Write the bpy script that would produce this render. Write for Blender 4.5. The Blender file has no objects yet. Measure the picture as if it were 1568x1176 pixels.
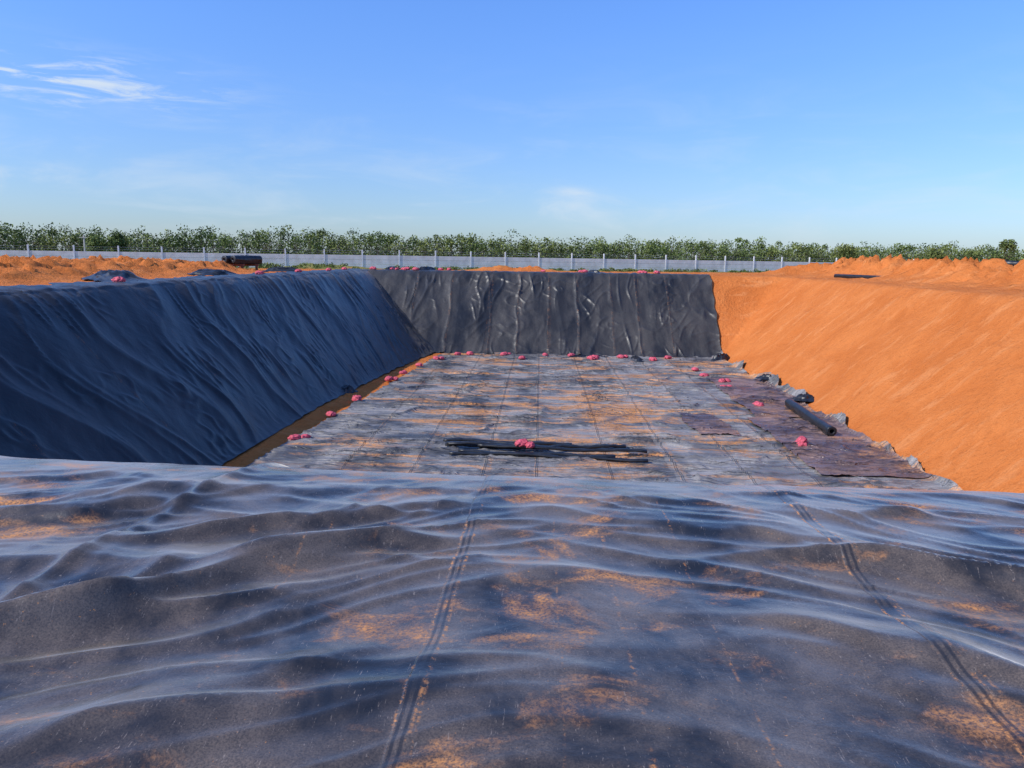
import bpy, math, random, bmesh
import numpy as np
from mathutils import Matrix, Vector
random.seed(4); rng=np.random.default_rng(4)
scene=bpy.context.scene
scene.view_settings.view_transform='Standard'
scene.view_settings.look='None'
scene.view_settings.exposure=0

# ---------------------------------------------------------------- noise
def perlin(x,y,seed=0):
    x=np.asarray(x,float); y=np.asarray(y,float); x,y=np.broadcast_arrays(x,y)
    xi=np.floor(x).astype(np.int64); yi=np.floor(y).astype(np.int64)
    xf=x-xi; yf=y-yi
    def g(ix,iy,dx,dy):
        h=(ix*374761393+iy*668265263+seed*974634777)&0xffffffff
        h=((h^(h>>13))*1274126177)&0xffffffff
        h=((h^(h>>16))*2246822519)&0xffffffff
        a=(h/4294967296.0)*2*np.pi
        return np.cos(a)*dx+np.sin(a)*dy
    u=xf**3*(xf*(xf*6-15)+10); v=yf**3*(yf*(yf*6-15)+10)
    a=g(xi,yi,xf,yf); b=g(xi+1,yi,xf-1,yf); c=g(xi,yi+1,xf,yf-1); d=g(xi+1,yi+1,xf-1,yf-1)
    return ((a*(1-u)+b*u)*(1-v)+(c*(1-u)+d*u)*v)*1.45
def fbm(x,y,o=4,seed=0):
    s=0;a=1;t=0
    for i in range(o):
        s=s+a*perlin(x*2**i,y*2**i,seed+i*7); t+=a; a*=.5
    return s/t
def ridge(x,y,seed=0,k=2.4,p=2.0):
    return np.clip(1-np.abs(perlin(x,y,seed))*k,0,1)**p
def sstep(a,b,x):
    t=np.clip((x-a)/(b-a),0,1); return t*t*(3-2*t)

# ---------------------------------------------------------------- mesh helpers
def link(o):
    scene.collection.objects.link(o); return o
def make_obj(name,verts,faces,mat=None,smooth=True,parent=None):
    me=bpy.data.meshes.new(name); me.from_pydata(verts,[],faces); me.update()
    if smooth: me.polygons.foreach_set('use_smooth',[True]*len(me.polygons))
    o=bpy.data.objects.new(name,me); link(o)
    if mat: me.materials.append(mat)
    if parent: o.parent=parent
    return o
def grid_obj(name,X,Y,Z,mat,closed=False,flip=False,parent=None,keep=None,attr=None):
    n,m=X.shape
    v=np.stack([X.ravel(),Y.ravel(),Z.ravel()],1).tolist()
    idx=np.arange(n*m).reshape(n,m)
    if closed: idx=np.concatenate([idx,idx[:, :1]],1)
    a=idx[:-1,:-1];b=idx[:-1,1:];c=idx[1:,1:];d=idx[1:,:-1]
    f=np.stack([a,b,c,d] if not flip else [a,d,c,b],-1).reshape(-1,4)
    if keep is not None: f=f[keep.ravel()]
    o=make_obj(name,v,f.tolist(),mat,parent=parent)
    if attr is not None:
        at=o.data.attributes.new('valley','FLOAT','POINT'); at.data.foreach_set('value',attr.ravel().astype(np.float32))
    return o
def box(vs,fs,cx,cy,cz,sx,sy,sz,rot=0):
    b=len(vs); c,s=math.cos(rot),math.sin(rot)
    for dz in(-.5,.5):
        for dx,dy in((-.5,-.5),(.5,-.5),(.5,.5),(-.5,.5)):
            x=dx*sx;y=dy*sy
            vs.append((cx+x*c-y*s,cy+x*s+y*c,cz+dz*sz))
    for f in((3,2,1,0),(4,5,6,7),(0,1,5,4),(1,2,6,5),(2,3,7,6),(3,0,4,7)):
        fs.append([b+i for i in f])

# ---------------------------------------------------------------- node helpers
class N:
    def __init__(s,tree): s.t=tree
    def new(s,ty,**k):
        n=s.t.nodes.new(ty)
        for a,b in k.items(): setattr(n,a,b)
        return n
    def put(s,sock,v):
        if v is None: return
        if isinstance(v,bpy.types.NodeSocket): s.t.links.new(v,sock)
        else: sock.default_value=v
    def m(s,op,a,b=None,c=None,clamp=False):
        n=s.new('ShaderNodeMath',operation=op,use_clamp=clamp)
        for i,v in enumerate((a,b,c)):
            if v is not None: s.put(n.inputs[i],v)
        return n.outputs[0]
    def noise(s,vec,scale=1,detail=4,rough=.55,dist=0,scl=None,rot=None,loc=None):
        if scl or rot or loc:
            mp=s.new('ShaderNodeMapping'); s.put(mp.inputs[0],vec)
            if scl: mp.inputs['Scale'].default_value=scl
            if rot: mp.inputs['Rotation'].default_value=rot
            if loc: mp.inputs['Location'].default_value=loc
            vec=mp.outputs[0]
        n=s.new('ShaderNodeTexNoise'); s.put(n.inputs['Vector'],vec)
        n.inputs['Scale'].default_value=scale; n.inputs['Detail'].default_value=detail
        n.inputs['Roughness'].default_value=rough; n.inputs['Distortion'].default_value=dist
        return n.outputs[0]
    def ss(s,v,a,b,lo=0,hi=1):
        n=s.new('ShaderNodeMapRange',interpolation_type='SMOOTHSTEP')
        s.put(n.inputs[0],v); n.inputs[1].default_value=a; n.inputs[2].default_value=b
        n.inputs[3].default_value=lo; n.inputs[4].default_value=hi
        return n.outputs[0]
    def mix(s,f,a,b,bt='MIX'):
        n=s.new('ShaderNodeMix',data_type='RGBA',blend_type=bt); s.put(n.inputs[0],f)
        for i,v in((6,a),(7,b)):
            if isinstance(v,tuple) and len(v)==3: v=v+(1,)
            s.put(n.inputs[i],v)
        return n.outputs[2]
    def sep(s,vec):
        n=s.new('ShaderNodeSeparateXYZ'); s.put(n.inputs[0],vec); return n.outputs
    def bump(s,h,strength,dist,normal=None):
        n=s.new('ShaderNodeBump'); s.put(n.inputs['Height'],h)
        n.inputs['Strength'].default_value=strength; n.inputs['Distance'].default_value=dist
        if normal: s.put(n.inputs['Normal'],normal)
        return n.outputs[0]
def new_mat(name):
    m=bpy.data.materials.new(name); m.use_nodes=True
    b=m.node_tree.nodes['Principled BSDF']
    return m,N(m.node_tree),b
def simple_mat(name,col,rough=.6,var=.25,scale=6,spec=.5,bump=.0):
    m,n,b=new_mat(name)
    tc=n.new('ShaderNodeTexCoord').outputs['Object']
    f=n.noise(tc,scale,4)
    c=n.mix(n.ss(f,.3,.7),tuple(x*(1-var) for x in col),tuple(min(1,x*(1+var)) for x in col))
    n.put(b.inputs['Base Color'],c); b.inputs['Roughness'].default_value=rough
    b.inputs['Specular IOR Level'].default_value=spec
    if bump: n.put(b.inputs['Normal'],n.bump(f,.6,bump))
    return m

DUST=(.82,.32,.075); DUST2=(.55,.26,.11)
def liner_mat(name,base=(.018,.02,.025),rough=.36,film=.3,patch=(.58,.70),pscl=(1,1,1),pscale=1,patch_amt=.8,
              seams=(),dustlines=(),axis=0,seam_w=.05,slopes=None,bump=.01,bscale=8,fine=1,spec=.5,grain=120,filmcol=(.13,.115,.105),
              scratch=0,valley=0,foldshade=0,wrinkle=None,specks=.55,panels=None,rvar=.45,sheen=0,sheenr=.4,seamdk=.5,filmscl=None):
    m,n,b=new_mat(name)
    P=n.new('ShaderNodeTexCoord').outputs['Object']
    xyz=n.sep(P)
    film_n=n.noise(P,.8*pscale,5,.62,.3,scl=filmscl)
    filmf=n.m('MULTIPLY',n.ss(film_n,.34,.66),film)
    g=n.noise(P,grain,2,.7)
    filmf=n.m('MULTIPLY',filmf,n.ss(g,.25,.7,.45,1.25),clamp=True)
    col=n.mix(filmf,base,filmcol)
    p1=n.noise(P,pscale,6,.64,.5,scl=pscl)
    p2=n.noise(P,pscale*.25,2,.5,0,loc=(7,3,0))
    pp=n.m('ADD',p1,n.m('MULTIPLY',n.m('SUBTRACT',p2,.5),.45))
    if valley or foldshade:
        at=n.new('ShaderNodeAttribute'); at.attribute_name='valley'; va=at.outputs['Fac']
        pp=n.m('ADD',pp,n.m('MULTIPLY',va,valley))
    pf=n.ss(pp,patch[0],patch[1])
    sp=n.noise(P,grain*.5,4,.75)
    pf=n.m('MULTIPLY',pf,n.ss(sp,.38,.6,.2,1))
    pf=n.m('MULTIPLY',pf,patch_amt,clamp=True)
    if specks:
        spk=n.ss(n.noise(P,grain*.35,3,.8),.66,.73)
        spk=n.m('MULTIPLY',spk,n.ss(film_n,.42,.62))
        pf=n.m('MAXIMUM',pf,n.m('MULTIPLY',spk,specks))
    bumph=None; seamdark=None
    if seams or dustlines:
        wob=n.m('MULTIPLY',n.m('SUBTRACT',n.noise(P,.7,2),.5),seam_w*2)
        br=n.ss(n.noise(P,1.2/seam_w,3,.7),.46,.62)
        br2=n.ss(n.noise(P,.11/seam_w,3,.7),.42,.62)
        br=n.m('MULTIPLY',br,br2)
        for i,sx in enumerate(seams):
            d=xyz[axis]
            if slopes: d=n.m('SUBTRACT',d,n.m('MULTIPLY',xyz[1-axis],slopes[i]))
            d=n.m('ADD',n.m('SUBTRACT',d,sx),wob)
            ad=n.m('ABSOLUTE',d)
            l1=n.ss(n.m('ABSOLUTE',n.m('SUBTRACT',ad,seam_w)),0,seam_w*.4,1,0)
            pf=n.m('MAXIMUM',pf,n.m('MULTIPLY',n.m('MULTIPLY',l1,br),.8))
            # twin weld tracks
            dk=n.ss(n.m('ABSOLUTE',n.m('SUBTRACT',ad,seam_w*.45)),seam_w*.1,seam_w*.3,1,0)
            seamdark=dk if seamdark is None else n.m('MAXIMUM',seamdark,dk)
            st=n.ss(d,-seam_w*1.1,-seam_w*.8)
            bumph=st if bumph is None else n.m('ADD',bumph,st)
        for sx,wd,amt in dustlines:
            ad=n.m('ABSOLUTE',n.m('ADD',n.m('SUBTRACT',xyz[axis],sx),wob))
            l1=n.ss(ad,0,wd,1,0)
            pf=n.m('MAXIMUM',pf,n.m('MULTIPLY',n.m('MULTIPLY',l1,br),amt))
    if foldshade:  # wrinkle shade painted into the colour: fold crests darken and lose their dust
        cf=n.m('SUBTRACT',1.0,n.m('MULTIPLY',n.ss(va,.0,.75,1,0),foldshade))
        pf=n.m('MULTIPLY',pf,cf)
        col=n.mix(n.m('SUBTRACT',1.0,cf),col,base)
    dcol=n.mix(n.noise(P,pscale*3,3),DUST2,DUST)
    if panels:
        wn=n.new('ShaderNodeTexWhiteNoise',noise_dimensions='1D')
        n.put(wn.inputs['W'],n.m('FLOOR',n.m('DIVIDE',xyz[axis],panels)))
        col=n.mix(n.m('MULTIPLY',wn.outputs[0],.4),col,filmcol)
    col=n.mix(pf,col,dcol)
    if scratch:
        for k,(rz,s2,ln) in enumerate(((.5,1,9),(-.9,1.3,11),(1.25,1.1,7))):
            sc=n.noise(P,1,1,.6,1.8,scl=(60*s2,ln,1),rot=(0,0,rz),loc=(k*5,k,0))
            sf=n.m('MULTIPLY',n.ss(sc,.70,.74),n.ss(sp,.45,.6))
            col=n.mix(n.m('MULTIPLY',sf,scratch),col,(.34,.27,.22))
    if seamdark is not None:
        col=n.mix(n.m('MULTIPLY',seamdark,seamdk),col,(.012,.012,.014))
    n.put(b.inputs['Base Color'],col)
    r=n.m('ADD',rough,n.m('MULTIPLY',pf,.5))
    r=n.m('ADD',r,n.m('MULTIPLY',n.m('SUBTRACT',film_n,.5),rvar),clamp=True)
    n.put(b.inputs['Roughness'],r)
    # loose dust is matt: it hides the gloss of the sheet
    n.put(b.inputs['Specular IOR Level'],n.m('MULTIPLY',n.m('SUBTRACT',1.0,n.m('MULTIPLY',pf,.85),None,True),spec))
    if sheen:
        n.put(b.inputs['Sheen Weight'],n.m('MULTIPLY',n.m('MULTIPLY',n.ss(film_n,.3,.62,.35,1),sheen),n.m('SUBTRACT',1.0,n.m('MULTIPLY',pf,.6),None,True)))
        b.inputs['Sheen Roughness'].default_value=sheenr
        b.inputs['Sheen Tint'].default_value=(1,.94,.87,1)
    h=n.noise(P,bscale,5,.6,.3)
    nm=n.bump(h,1,bump)
    nm=n.bump(g,.5,.0012*fine,nm)
    if wrinkle:
        wscl,wd=wrinkle
        wn=n.noise(P,1,4,.55,.6,scl=wscl)
        wh=n.m('POWER',n.ss(n.m('ABSOLUTE',n.m('SUBTRACT',wn,.5)),0,.09,1,0),2)
        nm=n.bump(wh,1,wd,nm)
    if bumph is not None: nm=n.bump(bumph,1,seam_w*.12,nm)
    n.put(b.inputs['Normal'],nm)
    return m

# ---------------------------------------------------------------- pit layout (metres)
H=8.0
def rim_left(y): return -22.3+(y-31)*(2.9/53)
YN,YF=5.4,84.0; XR=26.9
BN,BF=13.6,75.0; XBR=18.0
ybl=[13.6,34.7,46.6,63,75]; xbl=[-15.5,-14.4,-14.0,-12.3,-10.5]
K=.22
def sp(d): 
    d=np.asarray(d,float); return K*np.logaddexp(0,d/K)
def prof(d,W): return -H/W*(sp(d)-sp(d-W))
def lerp(a,b,t): return a+(b-a)*t
def left_line(s):
    yR=lerp(YN,YF,s); yB=lerp(BN,BF,s)
    return rim_left(yR),yR,np.interp(yB,ybl,xbl),yB

nN,nR,nF,nL=110,260,150,230
s=np.linspace(0,1,nN,endpoint=False); Rx=[lerp(rim_left(YN),XR,s)];Ry=[np.full(nN,YN)];Bx=[lerp(xbl[0],XBR,s)];By=[np.full(nN,BN)]
s=np.linspace(0,1,nR,endpoint=False); Rx.append(np.full(nR,XR));Ry.append(lerp(YN,YF,s));Bx.append(np.full(nR,XBR));By.append(lerp(BN,BF,s))
s=np.linspace(0,1,nF,endpoint=False); Rx.append(lerp(XR,rim_left(YF),s));Ry.append(np.full(nF,YF));Bx.append(lerp(XBR,xbl[-1],s));By.append(np.full(nF,BF))
s=np.linspace(1,0,nL,endpoint=False); a,b_,c,d=left_line(s); Rx.append(a);Ry.append(b_);Bx.append(c);By.append(d)
Rx,Ry,Bx,By=[np.concatenate(q) for q in(Rx,Ry,Bx,By)]
ci=nN+nR
for it in range(60):
    lo,hi=ci-14,ci+14
    Rx[lo:hi]=(Rx[lo-1:hi-1]+Rx[lo+1:hi+1])/2; Ry[lo:hi]=(Ry[lo-1:hi-1]+Ry[lo+1:hi+1])/2
side=np.concatenate([np.full(nN,0),np.full(nR,1),np.full(nF,2),np.full(nL,3)])
Wp=np.where(side==0,BN-YN,np.where(side==1,XR-XBR,np.where(side==2,YF-BF,Bx-Rx)))
dvx=(Bx-Rx)/Wp; dvy=(By-Ry)/Wp
cx,cy=2.0,45.0
rows=[]
outer=np.concatenate([[3200,1600,800,400,250,180],np.arange(140,60,-8),np.arange(60,26,-1.2),np.arange(26,0,-.30)])
def mounds(x,y):
    h=np.zeros_like(x)
    cl=fbm(x*.55,y*.55,5,3); cl2=ridge(x*.9,y*.9,9,2,1.2); cl3=fbm(x*1.7,y*1.7,2,13); cl4=ridge(x*.35,y*.35,17,2.2,1.3)
    w=np.exp(-((x-34.5-1.4*perlin(y*.1,0,5))/2.6)**2)*sstep(30,40,y)*(1-sstep(86,92,y))
    h+=w*(1.05+.7*perlin(y*.2,2.2,8)+.8*cl+.6*cl2+.45*cl3+.35*cl4)
    w=np.exp(-((x-46)/7)**2)*sstep(30,50,y)*(1-sstep(84,95,y)); h+=w*(.8+1.0*cl+.35*cl2+.3*cl3+.4*cl4)
    w=(1-sstep(-31,-26.5,x))*sstep(26,40,y)*(1-sstep(68,78,y)); h+=w*(.45+.8*cl+.4*cl2+.32*cl3+.25*cl4)
    for mx,my,mr,mh in((-5,91,3,.5),(-.5,90.5,2.2,.42),(30.5,90,4,1.1),(37,88,4,.9),(-26,90,5,.5)):
        h+=np.exp(-(((x-mx)/mr)**2+((y-my)/1.6)**2))*(mh+.4*cl+.25*cl3)
    return h
for dd in outer:
    x=Rx-dvx*dd; y=Ry-dvy*dd
    z=prof(np.full_like(x,-dd),Wp)
    damp=1-sstep(100,160,np.hypot(x,y-50))
    z=z+mounds(x,y)+damp*sstep(0.8,3,dd)*(.10*fbm(x*.7,y*.7,4,2)+.07*ridge(x*1.1,y*1.1,14))*(y>12)
    z=z+(x>25)*sstep(0,1.2,dd)*(1-sstep(2,6,dd))*.2*fbm(x*.5,y*.8,4,15)
    rows.append((x,y,z))
for t in np.linspace(0,1,56)[:-1]:
    dd=t*Wp; x=Rx+dvx*dd; y=Ry+dvy*dd; z=prof(dd,Wp)
    right=(x>19.3)*sstep(19.3,21.5,x)
    rel=.30*fbm(y*.16,dd*.3,4,11)+.08*fbm(y*.9,dd*.6,4,21)+.05*ridge(y*.9+dd*.9,dd*.2,31)+.025*ridge(y*2.1+dd*.7,dd*.35,33)
    under=np.where((side==3)|((side==2)&(x<18.2)),1.0,0.0)*sstep(0,.6,dd)*.22
    z=z+rel*right-under
    rows.append((x,y,z))
for t in [0,.02,.05,.1,.2,.4,.7,.97]:
    x=lerp(Bx,cx,t); y=lerp(By,cy,t); z=prof(Wp*(1+t),Wp)
    rows.append((x,y,z))
GX=np.array([r[0] for r in rows]);GY=np.array([r[1] for r in rows]);GZ=np.array([r[2] for r in rows])

soil,n,b=new_mat('orange_soil')
P=n.new('ShaderNodeTexCoord').outputs['Object']; xyz=n.sep(P)
a1=n.noise(P,.22,5,.65,.5); a2=n.noise(P,3,5,.75); a3=n.noise(P,1,4,.65,.4,scl=(.35,1.1,.35),rot=(0,0,.45))
c=n.mix(n.ss(a1,.3,.7),(.57,.160,.036),(.67,.21,.054))
c=n.mix(n.m('MULTIPLY',n.ss(a3,.52,.70),.32),c,(.82,.36,.14))
c=n.mix(n.m('MULTIPLY',n.ss(a2,.52,.70),.35),c,(.42,.11,.026))
a4=n.noise(P,11,3,.8)
c=n.mix(n.m('MULTIPLY',n.ss(a4,.60,.70),.45),c,(.80,.36,.14))
gm=n.ss(n.m('ADD',n.m('SUBTRACT',xyz[1],n.m('MULTIPLY',xyz[0],.307)),n.m('MULTIPLY',n.noise(P,.3,4),9)),96,101)
gcol=n.mix(n.ss(n.noise(P,.5,5,.7),.35,.65),(.12,.15,.035),(.26,.23,.08))
n.put(b.inputs['Base Color'],n.mix(gm,c,gcol)); b.inputs['Roughness'].default_value=.95; b.inputs['Specular IOR Level'].default_value=.1
nm=n.bump(a1,.8,.5); nm=n.bump(a3,.6,.15,nm); nm=n.bump(a2,.9,.20,nm); nm=n.bump(a4,.7,.05,nm)
n.put(b.inputs['Normal'],nm)
grid_obj('ground',GX,GY,GZ,soil,closed=True)
me=bpy.data.objects['ground'].data
bm=bmesh.new(); bm.from_mesh(me); bm.verts.ensure_lookup_table()
nt=GX.shape[1]; base=(GX.shape[0]-1)*nt
try: bm.faces.new([bm.verts[base+i] for i in range(nt)])
except Exception: pass
bmesh.ops.recalc_face_normals(bm,faces=bm.faces)
if sum(f.normal.z for f in bm.faces)<0: bmesh.ops.reverse_faces(bm,faces=bm.faces)
bm.to_mesh(me); bm.free()

# ---------------------------------------------------------------- foreground liner
xs=np.concatenate([np.arange(-21,-6,.4),np.arange(-6,6,.028),np.arange(6,22,.4)])
ys=np.concatenate([np.arange(-6,1,.3),np.arange(1,7.8,.024),np.arange(7.8,14,.4)])
X,Y=np.meshgrid(xs,ys)
wx=.5*perlin(X*.45,Y*.45,41); wy=.5*perlin(X*.8,Y*.8,42); wz=.10*perlin(X*1.6,Y*1.6,43)
v=Y+.62*np.sqrt((X-.15)**2+.25)+wy*.6
calm=1-.88*np.exp(-((X-.6)/1.15)**2-((Y-2.6)/1.8)**2)
crestfade=1-.85*sstep(4.9,6.1,Y)
f1=ridge(v*.95+.25*wx,X*.22+3,51,1.9,1.6)
f2=ridge(v*1.9+.3*wx,X*.5+1,52,2.6,1.7)
f3=ridge(Y*2.3+.9*wx+.35*np.abs(X),X*.7,53,2.6,1.6)
f5=ridge(v*3.4+wx,X*.9,56,3,1.7)
f6=ridge((X*.8+Y*.5)*1.3+wx,(Y-X)*.5,59,4,1.6)
f4=perlin(v*4.2,X*1.2,54)
m57=sstep(-.3,.4,perlin(X*.7,Y*.7,57)); m58=sstep(-.2,.4,perlin(X*.9+4,Y*.9,58))
hh=.048*f1*calm+.036*f2*calm*m57+.026*f3*m58*sstep(2.2,4.2,Y)*(.4+.6*calm)+.018*f5*(1-m57*.7)*calm+.010*f6*(1-m58)+.004*f4+.05*perlin(X*.35,Y*.6,55)
folds=[(-1.6,3.65,1.3,38,.11,.07),(-2.6,2.9,1.0,35,.08,.10),(-1.2,4.75,.9,22,.06,.08),(-3.2,4.6,1.0,24,.07,.09),(-2.4,5.1,.9,12,.05,.07),
 (-1.1,2.75,.5,34,.04,.09),(1.75,3.15,.7,-33,.07,.08),(2.35,2.5,.8,-38,.07,.1),(2.5,3.9,1.1,-22,.07,.08),(3.4,3.4,.9,-28,.07,.09),
 (1.3,4.5,.6,-12,.035,.07),(3.0,4.9,1.1,-10,.05,.08),(.3,5.2,1.0,3,.03,.07),(-.7,5.4,.8,8,.03,.06),
 (-1.7,2.2,.7,32,.05,.1),(-3.6,5.5,.8,10,.05,.07),(2.2,5.4,.8,-6,.04,.06),(-2.0,4.3,.6,30,.05,.06),(3.9,2.9,.8,-30,.07,.1),(-2.2,3.5,.5,50,.04,.05),(-.95,3.9,.4,12,.03,.04)]
for fx,fy_,L_,an,A_,wd in folds:
    a=math.radians(an); dx=X-fx; dy=Y-fy_
    u=dx*math.cos(a)+dy*math.sin(a); ww=-dx*math.sin(a)+dy*math.cos(a)+wz*1.6+.08*u*u
    wdn=np.where(ww<0,wd,wd*2.4)
    hh+=A_*np.exp(-(np.sqrt(ww**2+.0005)/wdn)**1.6)*np.exp(-(u/L_)**4)
hh*=crestfade
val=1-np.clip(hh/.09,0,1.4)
for x0,sl,amp in((-2.95,.11,.026),(-.55,.03,.010),(1.72,.02,.010),(4.1,.0,.015),(-5.2,.05,.02)):
    d=X-(x0+sl*Y)
    hh+=amp*np.exp(-np.maximum(d,0)/.22)*sstep(-.04,.03,d)
    if amp>.02: hh+=.030*np.exp(-((d-.05*perlin(Y,0,3))/.06)**2)
Z=prof(Y-(YN+.80-.05*np.clip(X,-5,0)-.025*np.clip(X,0,5)),BN-YN)+.06+hh*(1-sstep(7.4,9,Y))
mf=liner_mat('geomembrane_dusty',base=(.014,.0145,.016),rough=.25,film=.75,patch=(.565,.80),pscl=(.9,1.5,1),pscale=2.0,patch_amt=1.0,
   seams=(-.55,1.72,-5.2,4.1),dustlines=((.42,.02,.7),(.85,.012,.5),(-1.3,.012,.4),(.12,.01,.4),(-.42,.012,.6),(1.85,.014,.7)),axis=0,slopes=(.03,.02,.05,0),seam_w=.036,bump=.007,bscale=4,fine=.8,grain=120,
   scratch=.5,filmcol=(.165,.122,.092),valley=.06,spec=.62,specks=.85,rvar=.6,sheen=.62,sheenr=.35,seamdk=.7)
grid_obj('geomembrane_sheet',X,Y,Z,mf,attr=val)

# ---------------------------------------------------------------- floor liner
fy=np.concatenate([np.arange(20,33,.3),np.arange(33,75.3,.08)])
ff=np.linspace(0,1,300)
def xl(y): return -13.2+(y-34.7)*(3.4/38)
def tri(t): return np.abs((t%1)-.5)*2
def xr(y): return 17.95+.7*(tri(y*.13+.2)-.5)*sstep(34,40,y)+.25*(tri(y*.31)-.5)+.5*np.exp(-((y-57)/5)**2)
def floor_wr(X,Y):
    wr=.9*perlin(X*.16,Y*.25,61)+.25*perlin(X*.7,Y*.5,69)
    a=ridge(Y*.55+wr,X*.12,62,7,1.4)*sstep(-.35,.2,perlin(X*.25,Y*.2,66))
    b=ridge(Y*1.0+wr*1.4,X*.2+5,63,7,1.4)*sstep(-.2,.3,perlin(X*.3,Y*.3,67))
    c=ridge(Y*.9-wr+X*.25,X*.2+9,70,8,1.4)*sstep(.0,.4,perlin(X*.3,Y*.3+7,71))
    h=.15*a+.11*b+.08*c+.04*ridge(X*.5+wr,Y*.08,64,3,3)+.06*perlin(X*.4,Y*.5,65)
    return h,1-np.clip(np.maximum(np.maximum(a,b),c)*1.3,0,1)
F,Y=np.meshgrid(ff,fy); X=xl(Y)+.12*perlin(Y*.5,0,3)+F*(xr(Y)-xl(Y))
edge=np.exp(-(1-F)*(xr(Y)-xl(Y))/.4)
fw,fv=floor_wr(X,Y)
Z=-H+.10+fw+np.maximum(0,X-17.75)*.92+edge*(.08+.10*perlin(Y*.45,0,68))
m2=liner_mat('geomembrane_floor',base=(.050,.050,.052),rough=.45,film=1.0,patch=(.50,.64),pscl=(.30,1.5,1),pscale=.5,patch_amt=.95,
   seams=(-8.9,-5.7,-2.4,0,3.4,6.5,9.6,12.4),dustlines=((-2.2,.16,.9),(.2,.18,1.0),(6.7,.18,1.0),(12.5,.12,.9),(-5.5,.12,.7)),axis=0,seam_w=.09,bump=.05,bscale=1.6,fine=4,grain=18,filmcol=(.34,.315,.29),
   wrinkle=((.22,1.5,1),.08),spec=.4,panels=3.1,valley=.03,foldshade=.7,seamdk=.7)
grid_obj('geomembrane_sheet',X,Y,Z,m2,attr=fv)

m3=liner_mat('geomembrane_reddish',base=(.075,.052,.052),rough=.33,film=.9,patch=(.53,.70),pscl=(.5,1.1,1),pscale=.5,patch_amt=.7,
   bump=.05,bscale=1.6,fine=3,grain=18,filmcol=(.30,.185,.145),wrinkle=((.22,1.3,1),.08),spec=.6,foldshade=.7)
def patch(x0,x1,y0,y1,zoff,mat,seed,skew=0,amp=.06):
    nx=max(8,int((x1-x0)/.1)); ny=max(8,int((y1-y0)/.08))
    U,V=np.meshgrid(np.linspace(0,1,nx),np.linspace(0,1,ny))
    X=lerp(x0,x1,U)+skew*V+.25*perlin(V*4,U*2,seed); Y=lerp(y0,y1,V)+.25*perlin(U*4,V*2,seed+1)
    e=np.minimum(np.minimum(U*(x1-x0),(1-U)*(x1-x0)),np.minimum(V*(y1-y0),(1-V)*(y1-y0)))
    fw,fv=floor_wr(X,Y)
    Z=-H+.15+zoff+fw+amp*ridge(Y*.9,X*.2,seed+2,3,2)+np.exp(-e/.2)*amp*perlin(X*1.2,Y*1.2,seed+3)+np.maximum(0,X-17.75)*.92
    return grid_obj('geomembrane_sheet',X,Y,Z,mat,attr=fv)
patch(12.9,17.9,33.5,46,.03,m3,80,amp=.06)
patch(13.6,17.9,46.3,61,.03,m3,90,amp=.06)
patch(9.0,11.3,41.0,46.5,.02,m3,100,skew=-.3)

# ---------------------------------------------------------------- left slope liner
S=np.linspace(0,1,760); D=np.concatenate([np.linspace(-2.3,-.2,16),np.linspace(-.1,8.6,116)])
SS,DD=np.meshgrid(S,D)
rx,ry,bx,by=left_line(SS); W=bx-rx
scale=W/8.5
edge_j=1+.45*perlin(ry*.35,0,111)+.2*perlin(ry*1.2,0,112)
dd=np.where(DD<0,DD*edge_j,DD*scale*(1+.02*perlin(ry*.6,0,119)*sstep(7,8.6,DD)))
X=rx+(bx-rx)/W*dd; Y=ry+(by-ry)/W*dd
w=.7*perlin(ry*.16,dd*.2,113)
q=ry+dd*.35
h=.15*ridge(q*.20+w*.8,dd*.05,114,2.0,1.5)+.10*ridge(q*.5+w*1.8,dd*.10,115,3.6,1.5)*sstep(-.2,.4,perlin(q*.2,dd*.3,121))
h+=.06*ridge(q*1.2+w*2.2,dd*.22,116,4.5,1.5)*sstep(0,.45,perlin(q*.3,dd*.35,122))+.05*ridge(q*.9+w,dd*1.1,123,4,1.4)*sstep(0,.4,perlin(q*.3,dd*.3,124))
h+=.08*perlin(ry*.25,dd*.35,117)+.025*perlin(ry*1.2+dd,dd*1.1,118)
h*=sstep(-.9,.8,dd)*.8+.2
low=sstep(6.5,8.6,dd); h+=low*.10*np.abs(perlin(ry*.9,dd*1.6,119))
h*=1-.6*sstep(7.6,8.6,DD)
Z=prof(dd,W)+.07+h*.73; X=X+h*.68
Z=Z+np.where(dd<0,.12*np.abs(perlin(X*1.3,Y*.7,120))+.02,0)
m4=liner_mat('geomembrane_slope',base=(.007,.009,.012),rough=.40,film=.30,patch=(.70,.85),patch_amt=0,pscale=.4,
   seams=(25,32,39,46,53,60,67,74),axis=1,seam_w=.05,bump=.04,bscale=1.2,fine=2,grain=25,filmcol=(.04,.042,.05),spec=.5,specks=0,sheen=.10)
grid_obj('geomembrane_sheet',X,Y,Z,m4)

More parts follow.
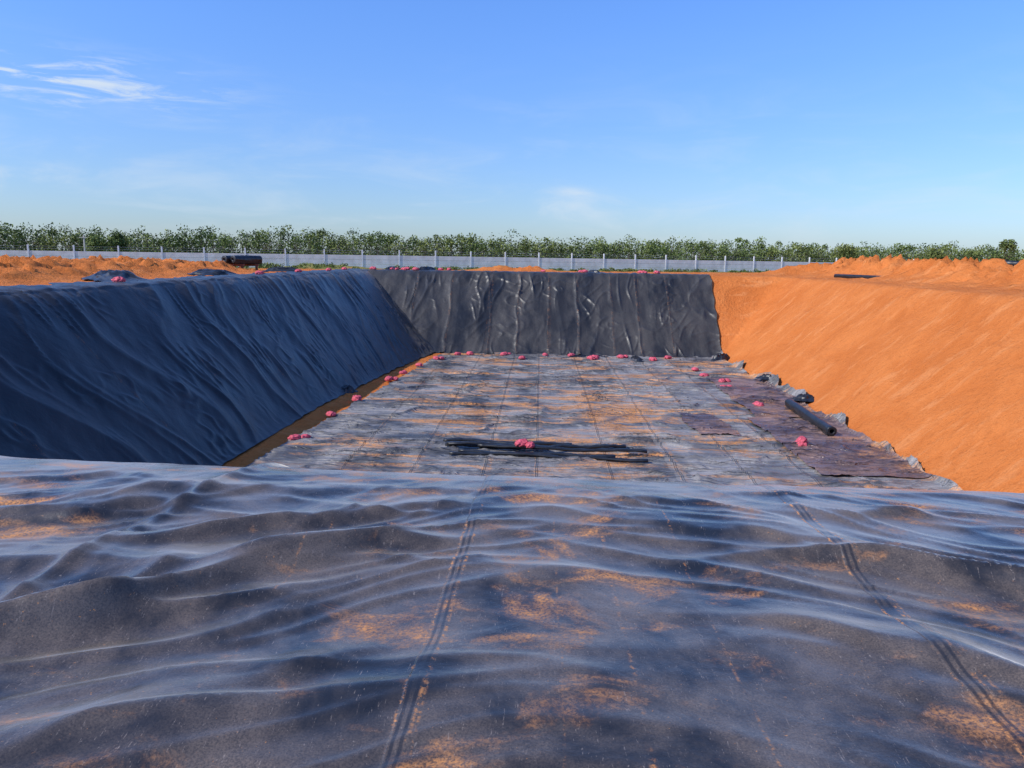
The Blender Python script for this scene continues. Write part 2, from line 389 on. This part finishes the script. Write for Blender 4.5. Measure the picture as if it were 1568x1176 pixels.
# ---------------------------------------------------------------- far slope liner
Uu=np.linspace(0,1,520); D=np.concatenate([np.linspace(-1.2,-.2,8),np.linspace(-.1,9.5,110)])
UU,DD=np.meshgrid(Uu,D); dd=np.where(DD<0,DD*(1+.5*perlin(UU*18,0,130)),DD)
xa=rim_left(YF)+(xbl[-1]-rim_left(YF))*np.clip(dd,-1.2,9)/9.0; xb=18.55+.25*perlin(dd*.6,0,131)-.03*dd
X=xa+UU*(xb-xa); Y=YF-dd
w=.5*perlin(X*.25,dd*.2,132)
mk=lambda s_,a=.25:sstep(-.05,.45,perlin(X*a,dd*.25,s_))
h=.12*ridge(X*.26+w,dd*.07,133,4,1.4)*(.3+.7*mk(141))+.18*ridge(X*.7+w*1.8,dd*.22,134,6,1.3)*mk(142)+.11*ridge(X*.5+w,dd*.9,135,5,1.3)*mk(143)+.10*perlin(X*.35,dd*.4,136)+.04*perlin(X*1.3,dd*1.0,138)
h+=.10*ridge((X+dd)*.5,(X-dd)*.2,144,6,1.3)*mk(145)
fsm=(-13.5,-9.6,-5.2,-2.3,.9,4.0,7.6,10.3,13.6)
for k,xs_ in enumerate(fsm): h+=(.10+.05*math.sin(k*3))*np.exp(-(np.abs(X-xs_+.35*perlin(dd*.35,k*3.3,150))/.14)**1.5)*(.5+.5*sstep(-.3,.2,perlin(dd*.5,k*2.1,151)))
eg=np.exp(-(1-UU)*(xb-xa)/.3); h+=eg*.12
h*=sstep(-.6,.9,dd)*.85+.15
Z=prof(dd,9.0)+.07+h*.7; Y=Y-h*.7
Z=Z+np.where(dd<0,.12*np.abs(perlin(X*1.1,Y,137)),0)
m5=liner_mat('geomembrane_far_slope',base=(.013,.013,.013),rough=.42,film=.9,patch=(.62,.86),patch_amt=0,pscale=.4,
   seams=fsm,dustlines=((-5.5,.12,.14),(-2.0,.1,.14),(1.1,.12,.16),(10.6,.12,.16)),axis=0,seam_w=.06,bump=.06,bscale=1.4,fine=3,grain=14,filmcol=(.070,.062,.052),
   specks=.15,panels=2.9,filmscl=(1.6,.5,.5),seamdk=.3)
grid_obj('geomembrane_sheet',X,Y,Z,m5)

# ---------------------------------------------------------------- sandbags
bagm=simple_mat('woven_bag_red',(.56,.085,.12),.75,.35,9,bump=.02)
def sandbag(x,y,z,s=1,rot=0,seed=0):
    bm=bmesh.new(); bmesh.ops.create_icosphere(bm,subdivisions=4,radius=1)
    co=np.array([v.co[:] for v in bm.verts])
    X,Y,Z=co.T
    sx=np.sign(X)*np.abs(X)**.8; sy=np.sign(Y)*np.abs(Y)**.8
    neck=sstep(.62,.80,X); fl=sstep(.86,1,X)
    px=sx*.36+fl*.07; py=sy*.25*(1-.72*neck+.55*fl); pz=Z*.17*(1-.6*neck+.4*fl)
    r=fbm(X*2+seed,Y*2+Z*1.5,4,seed)*.09+.045*ridge(X*3+seed,Y*3+Z*2,seed+3,2,1)
    px+=co[:,0]*r; py+=co[:,1]*r; pz+=co[:,2]*r
    pz=np.maximum(pz,-.10)
    for v,a,b2,c2 in zip(bm.verts,px,py,pz): v.co=(a*s,b2*s,(c2+.10)*s)
    me=bpy.data.meshes.new('sandbag'); bm.to_mesh(me); bm.free()
    for p in me.polygons: p.use_smooth=True
    me.materials.append(bagm)
    o=link(bpy.data.objects.new('sandbag',me)); o.location=(x,y,z); o.rotation_euler=(0,0,rot)
    return o
FZ=-H+.14
bags=[(-12.7,37.9),(-12.5,44),(-12.1,48.9),(-11.6,57.2),(-11.1,60.6),(-10.5,65),(-9.6,69.4),(-8,73),(-6.8,73.4),(-3.4,73.2),(-1.6,71),
 (3.2,73.6),(5,71.6),(5.4,72.3),(10.9,71.6),(8.0,73.2),(13.7,65.7),(13.7,62),(14,56.6),(14.7,49.8),(13.9,39),(14.6,59.5),(.6,73.5),(12.6,73.3)]
for i,(x,y) in enumerate(bags):
    sandbag(x,y,FZ,random.uniform(.85,1.15),random.uniform(0,6.3),i)
    if i%3==0: sandbag(x+.45,y+.25,FZ,random.uniform(.7,.95),random.uniform(0,6.3),i+40)
sandbag(13.95,39.1,FZ+.22,.9,1.2,77)
for i in range(20):
    t=random.uniform(0,1)
    x=lerp(-19,17,t**1.6); sandbag(x,84.6+random.uniform(0,1),.12,random.uniform(.7,1.0),random.uniform(0,6),i+100)
for y in (40,58,66,74,79): sandbag(rim_left(y)-.9,y,.14,.9,random.uniform(0,6),int(y)+200)

# ---------------------------------------------------------------- black rolls, strips
blackm=simple_mat('black_plastic',(.016,.017,.02),.38,.3,3)
def roll(name,p0,p1,r,core=.35,mat=blackm,parent=None,seed=0):
    p0=Vector(p0);p1=Vector(p1);ax=(p1-p0);L=ax.length;ax.normalize()
    u=ax.cross(Vector((0,0,1))).normalized(); w=u.cross(ax)
    vs=[];fs=[];ns=40;nl=24
    def ring(t,rr,off=0):
        b=len(vs); c=p0+ax*(t*L+off)
        for k in range(ns):
            a=2*math.pi*k/ns; q=rr*(1+.03*math.sin(3*a+seed+t*5)+.02*math.sin(7*a+t*9))
            vs.append(tuple(c+u*math.cos(a)*q+w*math.sin(a)*q))
        return b
    seq=[ring(.15,r*core),ring(0,r*core)]
    for q,o in((.5,-.02),(.65,.015),(.8,-.015),(.93,.01),(1,.02)): seq.append(ring(0,r*q,o))
    for i in range(nl): 
        t=(i+.5)/nl; seq.append(ring(t,r*(1+.025*math.sin(i*1.7+seed))))
    for q,o in((1,-.02),(.93,-.01),(.8,.015),(.65,-.015),(.5,.02),(core,0)): seq.append(ring(1,r*q,o))
    seq.append(ring(.85,r*core))
    for a,b2 in zip(seq[:-1],seq[1:]):
        for k in range(ns): fs.append([a+k,a+(k+1)%ns,b2+(k+1)%ns,b2+k])
    b=len(vs)
    for i in range(nl+1):
        t=i/nl; c=p0+ax*(t*L)
        for k in range(4):
            a=-.5-.35*k*.5; q=r*(1.03+.10*k+.03*math.sin(i*1.3))
            vs.append(tuple(c+u*math.cos(a)*q+w*math.sin(a)*q))
    for i in range(nl):
        for k in range(3): fs.append([b+i*4+k,b+i*4+k+1,b+(i+1)*4+k+1,b+(i+1)*4+k])
    return make_obj(name,vs,fs,mat,parent=parent)
roll('liner_roll',(16.6,49.5,-H+.5),(16.3,41.2,-H+.47),.27,.45,seed=1)

def strip_tube(vs,fs,pts,ry,rz,seed):
    ns=10; prev=None
    for i,(x,y,z) in enumerate(pts):
        b=len(vs); k1=1+.2*math.sin(i*.9+seed)
        for k in range(ns):
            a=2*math.pi*k/ns
            vs.append((x,y+ry*k1*math.cos(a),z+rz*math.sin(a)*(1+.2*math.sin(i*1.7+k))))
        if prev is not None:
            for k in range(ns): fs.append([prev+k,prev+(k+1)%ns,b+(k+1)%ns,b+k])
        else: fs.append([b+k for k in range(ns)][::-1])
        prev=b
    fs.append([prev+k for k in range(ns)])
vs=[];fs=[]
for k,(xa,xb,ya,yb,zz) in enumerate([(-4.9,1.8,38.1,37.8,.12),(-4.7,4.6,37.1,37.2,.1),(-3.9,5.3,36.2,35.1,.1),(-4.3,3.8,35.7,35.5,.09),(-3,5.4,36.7,36.0,.26),(-4.6,.5,37.1,36.6,.27),(.5,4.5,36.5,37.3,.25)]):
    pts=[]
    for i in range(31):
        t=i/30; pts.append((lerp(xa,xb,t),lerp(ya,yb,t)+.12*math.sin(t*7+k*2),-H+.14+zz+.04*math.sin(t*11+k)))
    strip_tube(vs,fs,pts,.14,.08,k)
make_obj('folded_liner_strips',vs,fs,blackm)
sandbag(-.75,36.55,-H+.47,1.0,.4,300); sandbag(-.35,36.4,-H+.44,.8,1.6,301)

stack=link(bpy.data.objects.new('liner_roll_stack',None))
for i,(ox,oz) in enumerate([(0,.95),(.85,.97)]):
    roll('roll_%d'%(i+1),(-30.4+ox,72.0,oz+.15),(-28.9+ox,75.0,oz+.15),.38,.3,parent=stack,seed=i)
timb=simple_mat('rust_timber',(.22,.07,.035),.8,.4,5)
vs=[];fs=[]
for yy in(72.6,74.3): 
    box(vs,fs,-29.7+(yy-72.6)*.45,yy,.58,2.0,.25,.22)
    for ox in(-.8,.8): box(vs,fs,-29.7+ox+(yy-72.6)*.45,yy,.23,.2,.2,.46)
make_obj('cradle',vs,fs,timb,smooth=False,parent=stack)
roll('liner_roll',(43.0,73,1.75),(45.5,71,1.65),.28,.4,seed=4)
roll('liner_roll',(45.6,71,1.6),(48.5,68.5,1.5),.26,.4,seed=6)
roll('liner_roll',(29.8,78,.3),(32.2,72,.3),.16,.4,seed=7)

def scrap(x,y,z,sx,sy,sz,seed,mat=blackm):
    n_=46; U,V=np.meshgrid(np.linspace(-1,1,n_),np.linspace(-1,1,n_))
    r=np.clip(1-(U**2+V**2)**.5,0,1)
    jag=1+.25*perlin(U*2+seed,V*2,seed)
    Z=z+sz*(sstep(0,.6,r)*(.55+.45*ridge(U*2.2+seed,V*2.6,seed+1,2,1.3))+.12*perlin(U*5,V*5,seed+2))
    a=.6*seed; X=U*sx*jag;Y=V*sy*jag
    keep=((U**2+V**2)<1.02+.2*perlin(U*3,V*3,seed+9))[:-1,:-1]
    grid_obj('crumpled_liner_scrap',x+X*math.cos(a)-Y*math.sin(a),y+X*math.sin(a)+Y*math.cos(a),Z,mat,keep=keep)
scrap(17.6,72.5,-H+.1,1.3,.9,.75,1); scrap(-13.6,52,-H+.1,.9,.6,.5,2); scrap(-17.9,60,-3.55,.35,.3,.35,3)
scrap(18.3,59.5,-H+.5,1.0,.8,.35,4); scrap(18.2,51,-H+.45,.9,.8,.35,5); scrap(4.5,73.2,-H+.12,2.6,.5,.25,6); scrap(9.5,72.6,-H+.12,2.2,.5,.25,8)
scrap(-25.2,44,.12,3.2,1.6,.55,9,m4); scrap(-25,57,.1,2.4,1.4,.4,10,m4); scrap(-24,70,.1,2.0,1.2,.4,11,m4)
scrap(-13,86,.1,1.6,.7,.4,12); scrap(-17,86.2,.1,1.6,.7,.35,13); scrap(6,86,.1,1.2,.6,.3,14)

# ---------------------------------------------------------------- fence
fence=link(bpy.data.objects.new('concrete_fence',None))
conc=simple_mat('fence_concrete',(.72,.68,.62),.85,.12,1.2)
concp=simple_mat('fence_post_white',(.80,.79,.77),.8,.06,3)
wire=simple_mat('fence_wire',(.35,.35,.35),.5,.1,3)
p0=np.array((-125,60.4)); dirv=np.array((101,31.0)); dirv/=np.linalg.norm(dirv); ang=math.atan2(dirv[1],dirv[0])
vs=[];fs=[];vp=[];fp=[];vw=[];fw=[]
SPN=4.5
for i in range(62):
    a=p0+dirv*SPN*i; hz=1.68-max(0,(a[0]+20))*.0022
    c=a+dirv*SPN/2
    for r_ in range(3): box(vs,fs,c[0],c[1],hz*(r_+.5)/3,SPN-.19,.07,hz/3-.02,ang)
    box(vp,fp,a[0],a[1],(hz+.65)/2,.15,.15,hz+.65,ang)
    for k in(.25,.5): box(vw,fw,c[0],c[1],hz+k,SPN-.16,.02,.02,ang)
make_obj('panels',vs,fs,conc,False,fence); make_obj('posts',vp,fp,concp,False,fence); make_obj('barbed_wires',vw,fw,wire,False,fence)
vs=[];fs=[]; box(vs,fs,39,59,1.7,.07,.07,3.0); box(vs,fs,39,59,3.245,.09,.09,.08); box(vs,fs,39,58.94,2.7,.3,.03,.18)
make_obj('marker_pole',vs,fs,simple_mat('pole_wood',(.5,.42,.3),.7),False)
vs=[];fs=[]; box(vs,fs,-55,90,1.8,.14,.14,3.6); box(vs,fs,-55,89.88,3.3,1.0,.08,.08)
make_obj('utility_pole',vs,fs,simple_mat('pole_grey',(.4,.38,.35),.7),False)

# ---------------------------------------------------------------- foliage
leafm,n,b=new_mat('foliage')
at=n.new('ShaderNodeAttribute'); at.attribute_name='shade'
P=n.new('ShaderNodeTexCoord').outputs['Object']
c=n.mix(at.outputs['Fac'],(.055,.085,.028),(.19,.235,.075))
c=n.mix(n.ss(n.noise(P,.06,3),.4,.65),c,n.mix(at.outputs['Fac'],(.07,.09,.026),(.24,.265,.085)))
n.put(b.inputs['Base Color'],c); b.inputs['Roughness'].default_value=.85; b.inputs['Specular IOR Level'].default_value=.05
bark=simple_mat('bark',(.13,.10,.075),.9,.3,4)
def leaf_quads(C,size):
    n_=len(C)
    a=rng.normal(size=(n_,3)); a/=np.linalg.norm(a,axis=1)[:,None]
    b2=rng.normal(size=(n_,3)); b2-=a*(a*b2).sum(1)[:,None]; b2/=np.linalg.norm(b2,axis=1)[:,None]
    sz=size*rng.uniform(.6,1.3,n_)[:,None]
    a=a*sz;b2=b2*sz*.6
    return np.stack([C-a,C-b2*.9+a*.1,C+a,C+b2],1).reshape(-1,3)
def mass(name,trees,per,size,lowh=.28,trunk=True):
    Cs=[];sh=[];tv=[];tf=[]
    for (x,y,hh,w) in trees:
        nb=rng.integers(6,10); tone=rng.uniform(-.18,.18)
        for k in range(nb):
            hz=rng.uniform(lowh,.92); rad=w*(.5*(1-abs(hz-.5)*.9))*rng.uniform(.6,1)
            an=rng.uniform(0,6.28); off=w*.42*rng.uniform(.1,1)*(1.1-hz)
            m_=per//nb
            q=rng.normal(size=(m_,3)); q/=np.linalg.norm(q,axis=1)[:,None]; q*=rng.uniform(.45,1.05,m_)[:,None]
            cc=np.array((x+math.cos(an)*off,y+math.sin(an)*off,hh*hz))+q*np.array((rad,rad,min(rad*.75,hh*.45)))
            cc[:,2]=np.maximum(cc[:,2],.12)
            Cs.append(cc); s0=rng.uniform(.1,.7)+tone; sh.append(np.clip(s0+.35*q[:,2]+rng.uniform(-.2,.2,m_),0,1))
        if not trunk: continue
        def seg(p,q,r0,r1):
            bb=len(tv); p=Vector(p);q=Vector(q);d=(q-p).normalized(); u=d.orthogonal().normalized(); w_=d.cross(u)
            for c_,r_ in((p,r0),(q,r1)):
                for k in range(5):
                    a=k*1.2566; tv.append(tuple(c_+u*math.cos(a)*r_+w_*math.sin(a)*r_))
            for k in range(5): tf.append([bb+k,bb+(k+1)%5,bb+5+(k+1)%5,bb+5+k])
        mid=(x+rng.uniform(-.2,.2),y,hh*.45)
        seg((x,y,-.1),mid,.03*hh*.5,.02*hh*.5); seg(mid,(x,y,hh*.85),.02*hh*.5,.006*hh*.5)
        for k in range(4):
            an=rng.uniform(0,6.28); seg((mid[0],mid[1],hh*rng.uniform(.3,.5)),(x+math.cos(an)*w*.35,y+math.sin(an)*w*.35,hh*rng.uniform(.55,.8)),.012*hh*.5,.004*hh*.5)
    C=np.concatenate(Cs); sh=np.concatenate(sh)
    V=leaf_quads(C,size); nq=len(C)
    F=np.arange(nq*4).reshape(nq,4); nv=len(V)
    vs=V.tolist()+tv; fs=F.tolist()+[[i+nv for i in f] for f in tf]
    me=bpy.data.meshes.new(name); me.from_pydata(vs,[],fs)
    me.materials.append(leafm); me.materials.append(bark)
    mi=np.zeros(len(fs),dtype=np.int32); mi[nq:]=1; me.polygons.foreach_set('material_index',mi)
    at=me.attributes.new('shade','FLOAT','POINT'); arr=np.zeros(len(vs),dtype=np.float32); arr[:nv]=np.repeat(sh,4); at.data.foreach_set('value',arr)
    me.update(); return link(bpy.data.objects.new(name,me))
T=[]
for row,(oy,hs,lo_) in enumerate(((0,.82,.1),(5,.96,.2),(10,1.03,.3),(18,1.12,.3))):
    x=-190.0
    while x<215:
        y=152+(x+130)*.14+oy+rng.uniform(-3,3)
        hb=np.interp(x,[-150,-100,-40,0,60,130],[7.2,6.9,6.4,6.3,5.9,5.6])+1.1*float(perlin(x*.045,row*.3,201))
        T.append((x,y,hb*hs*rng.uniform(.80,1.10),rng.uniform(3.2,7.0))); x+=rng.uniform(1.4,3.2)
mass('tree_line',T,240,.25,lowh=.08)
for (x,y,hh,w) in [(-55,97,3.9,3.6),(47.5,120,5.0,4.2),(60,118,4.2,2.8),(69,116,5.3,3.8),(-62,104,3.8,3.0)]:
    mass('tree',[(x,y,hh,w)],1500,.17)
G=[]
for i in range(420):
    t=rng.uniform(-115,75); G.append((t,98.5+t*.307+rng.uniform(-4.5,-.8),rng.uniform(.3,.7)*(1 if t<-22 else .6),rng.uniform(.8,2.2)))
mass('roadside_grass',G,60,.11,lowh=.1,trunk=False)

# ---------------------------------------------------------------- world + sun
AZ=math.radians(-114); EL=math.radians(38.5)
w=bpy.data.worlds.new('World'); scene.world=w; w.use_nodes=True
n=N(w.node_tree); bg=w.node_tree.nodes['Background']
sky=n.new('ShaderNodeTexSky'); sky.sky_type='NISHITA'; sky.sun_disc=False
sky.sun_elevation=EL; sky.sun_rotation=AZ; sky.air_density=1.0; sky.dust_density=.6; sky.ozone_density=1.6; sky.altitude=0
dirn=n.new('ShaderNodeTexCoord').outputs['Generated']; d=n.sep(dirn)
def dirmask(az,el,wa,we):
    az=math.radians(az);el=math.radians(el)
    c=(math.sin(az)*math.cos(el),math.cos(az)*math.cos(el),math.sin(el))
    t=(math.cos(az),-math.sin(az))
    da=n.m('ADD',n.m('MULTIPLY',d[0],t[0]),n.m('MULTIPLY',d[1],t[1]))
    de=n.m('SUBTRACT',d[2],c[2])
    fr=n.m('ADD',n.m('MULTIPLY',d[0],c[0]),n.m('MULTIPLY',d[1],c[1]))
    q=n.m('ADD',n.m('POWER',n.m('ABSOLUTE',n.m('DIVIDE',da,wa)),2),n.m('POWER',n.m('ABSOLUTE',n.m('DIVIDE',de,we)),2))
    e=n.m('POWER',2.718,n.m('MULTIPLY',q,-1))
    return n.m('MULTIPLY',e,n.m('GREATER_THAN',fr,.1))
wis=n.noise(dirn,1,8,.66,.7,scl=(10,10,75),rot=(0,.10,0),loc=(2.3,0,1))
wis2=n.noise(dirn,1,5,.6,.6,scl=(6,6,26),loc=(4,2,1))
m1=n.m('MULTIPLY',dirmask(-32.0,10.4,.13,.024),n.ss(wis,.44,.64,0,.9))
m2_=n.m('MULTIPLY',dirmask(-5,3.6,.16,.018),n.ss(wis2,.46,.75,0,.5))
m3_=n.m('MULTIPLY',dirmask(2.3,4.7,.022,.006),n.ss(wis,.3,.6,0,.45))
m4_=n.m('MULTIPLY',n.ss(d[2],.0,.28,1,0),n.ss(wis2,.42,.8,0,.35))
m5_=n.m('MULTIPLY',dirmask(-38,5,.16,.03),n.ss(wis2,.42,.72,0,.4))
cl=n.m('ADD',n.m('ADD',m1,m2_),n.m('ADD',n.m('ADD',m3_,m4_),m5_),clamp=True)
tint=n.mix(n.ss(d[2],0,.38),(.80,1.0,1.42),(.86,1.32,2.15))
sk=n.mix(1.0,sky.outputs[0],tint,'MULTIPLY')
skyc=n.mix(cl,sk,(6.4,7.2,8.0))
n.put(bg.inputs[0],skyc); bg.inputs[1].default_value=.112
L=bpy.data.lights.new('sun','SUN'); L.energy=4.5; L.angle=math.radians(.53); L.color=(1,.95,.87)
lo=link(bpy.data.objects.new('sun',L))
tosun=Vector((math.sin(AZ)*math.cos(EL),math.cos(AZ)*math.cos(EL),math.sin(EL)))
lo.rotation_euler=tosun.to_track_quat('Z','Y').to_euler(); lo.location=(-60,-20,50)

# ---------------------------------------------------------------- camera
cam=bpy.data.cameras.new('camera'); co=link(bpy.data.objects.new('camera',cam))
cam.sensor_width=36; cam.lens=26.4; cam.clip_start=.05; cam.clip_end=8000
M=Matrix.Rotation(math.radians(2.04),4,'Z')@Matrix.Rotation(math.radians(90-9.67),4,'X')@Matrix.Rotation(math.radians(.8),4,'Z')
co.matrix_world=Matrix.Translation((0,0,1.80))@M
scene.camera=co
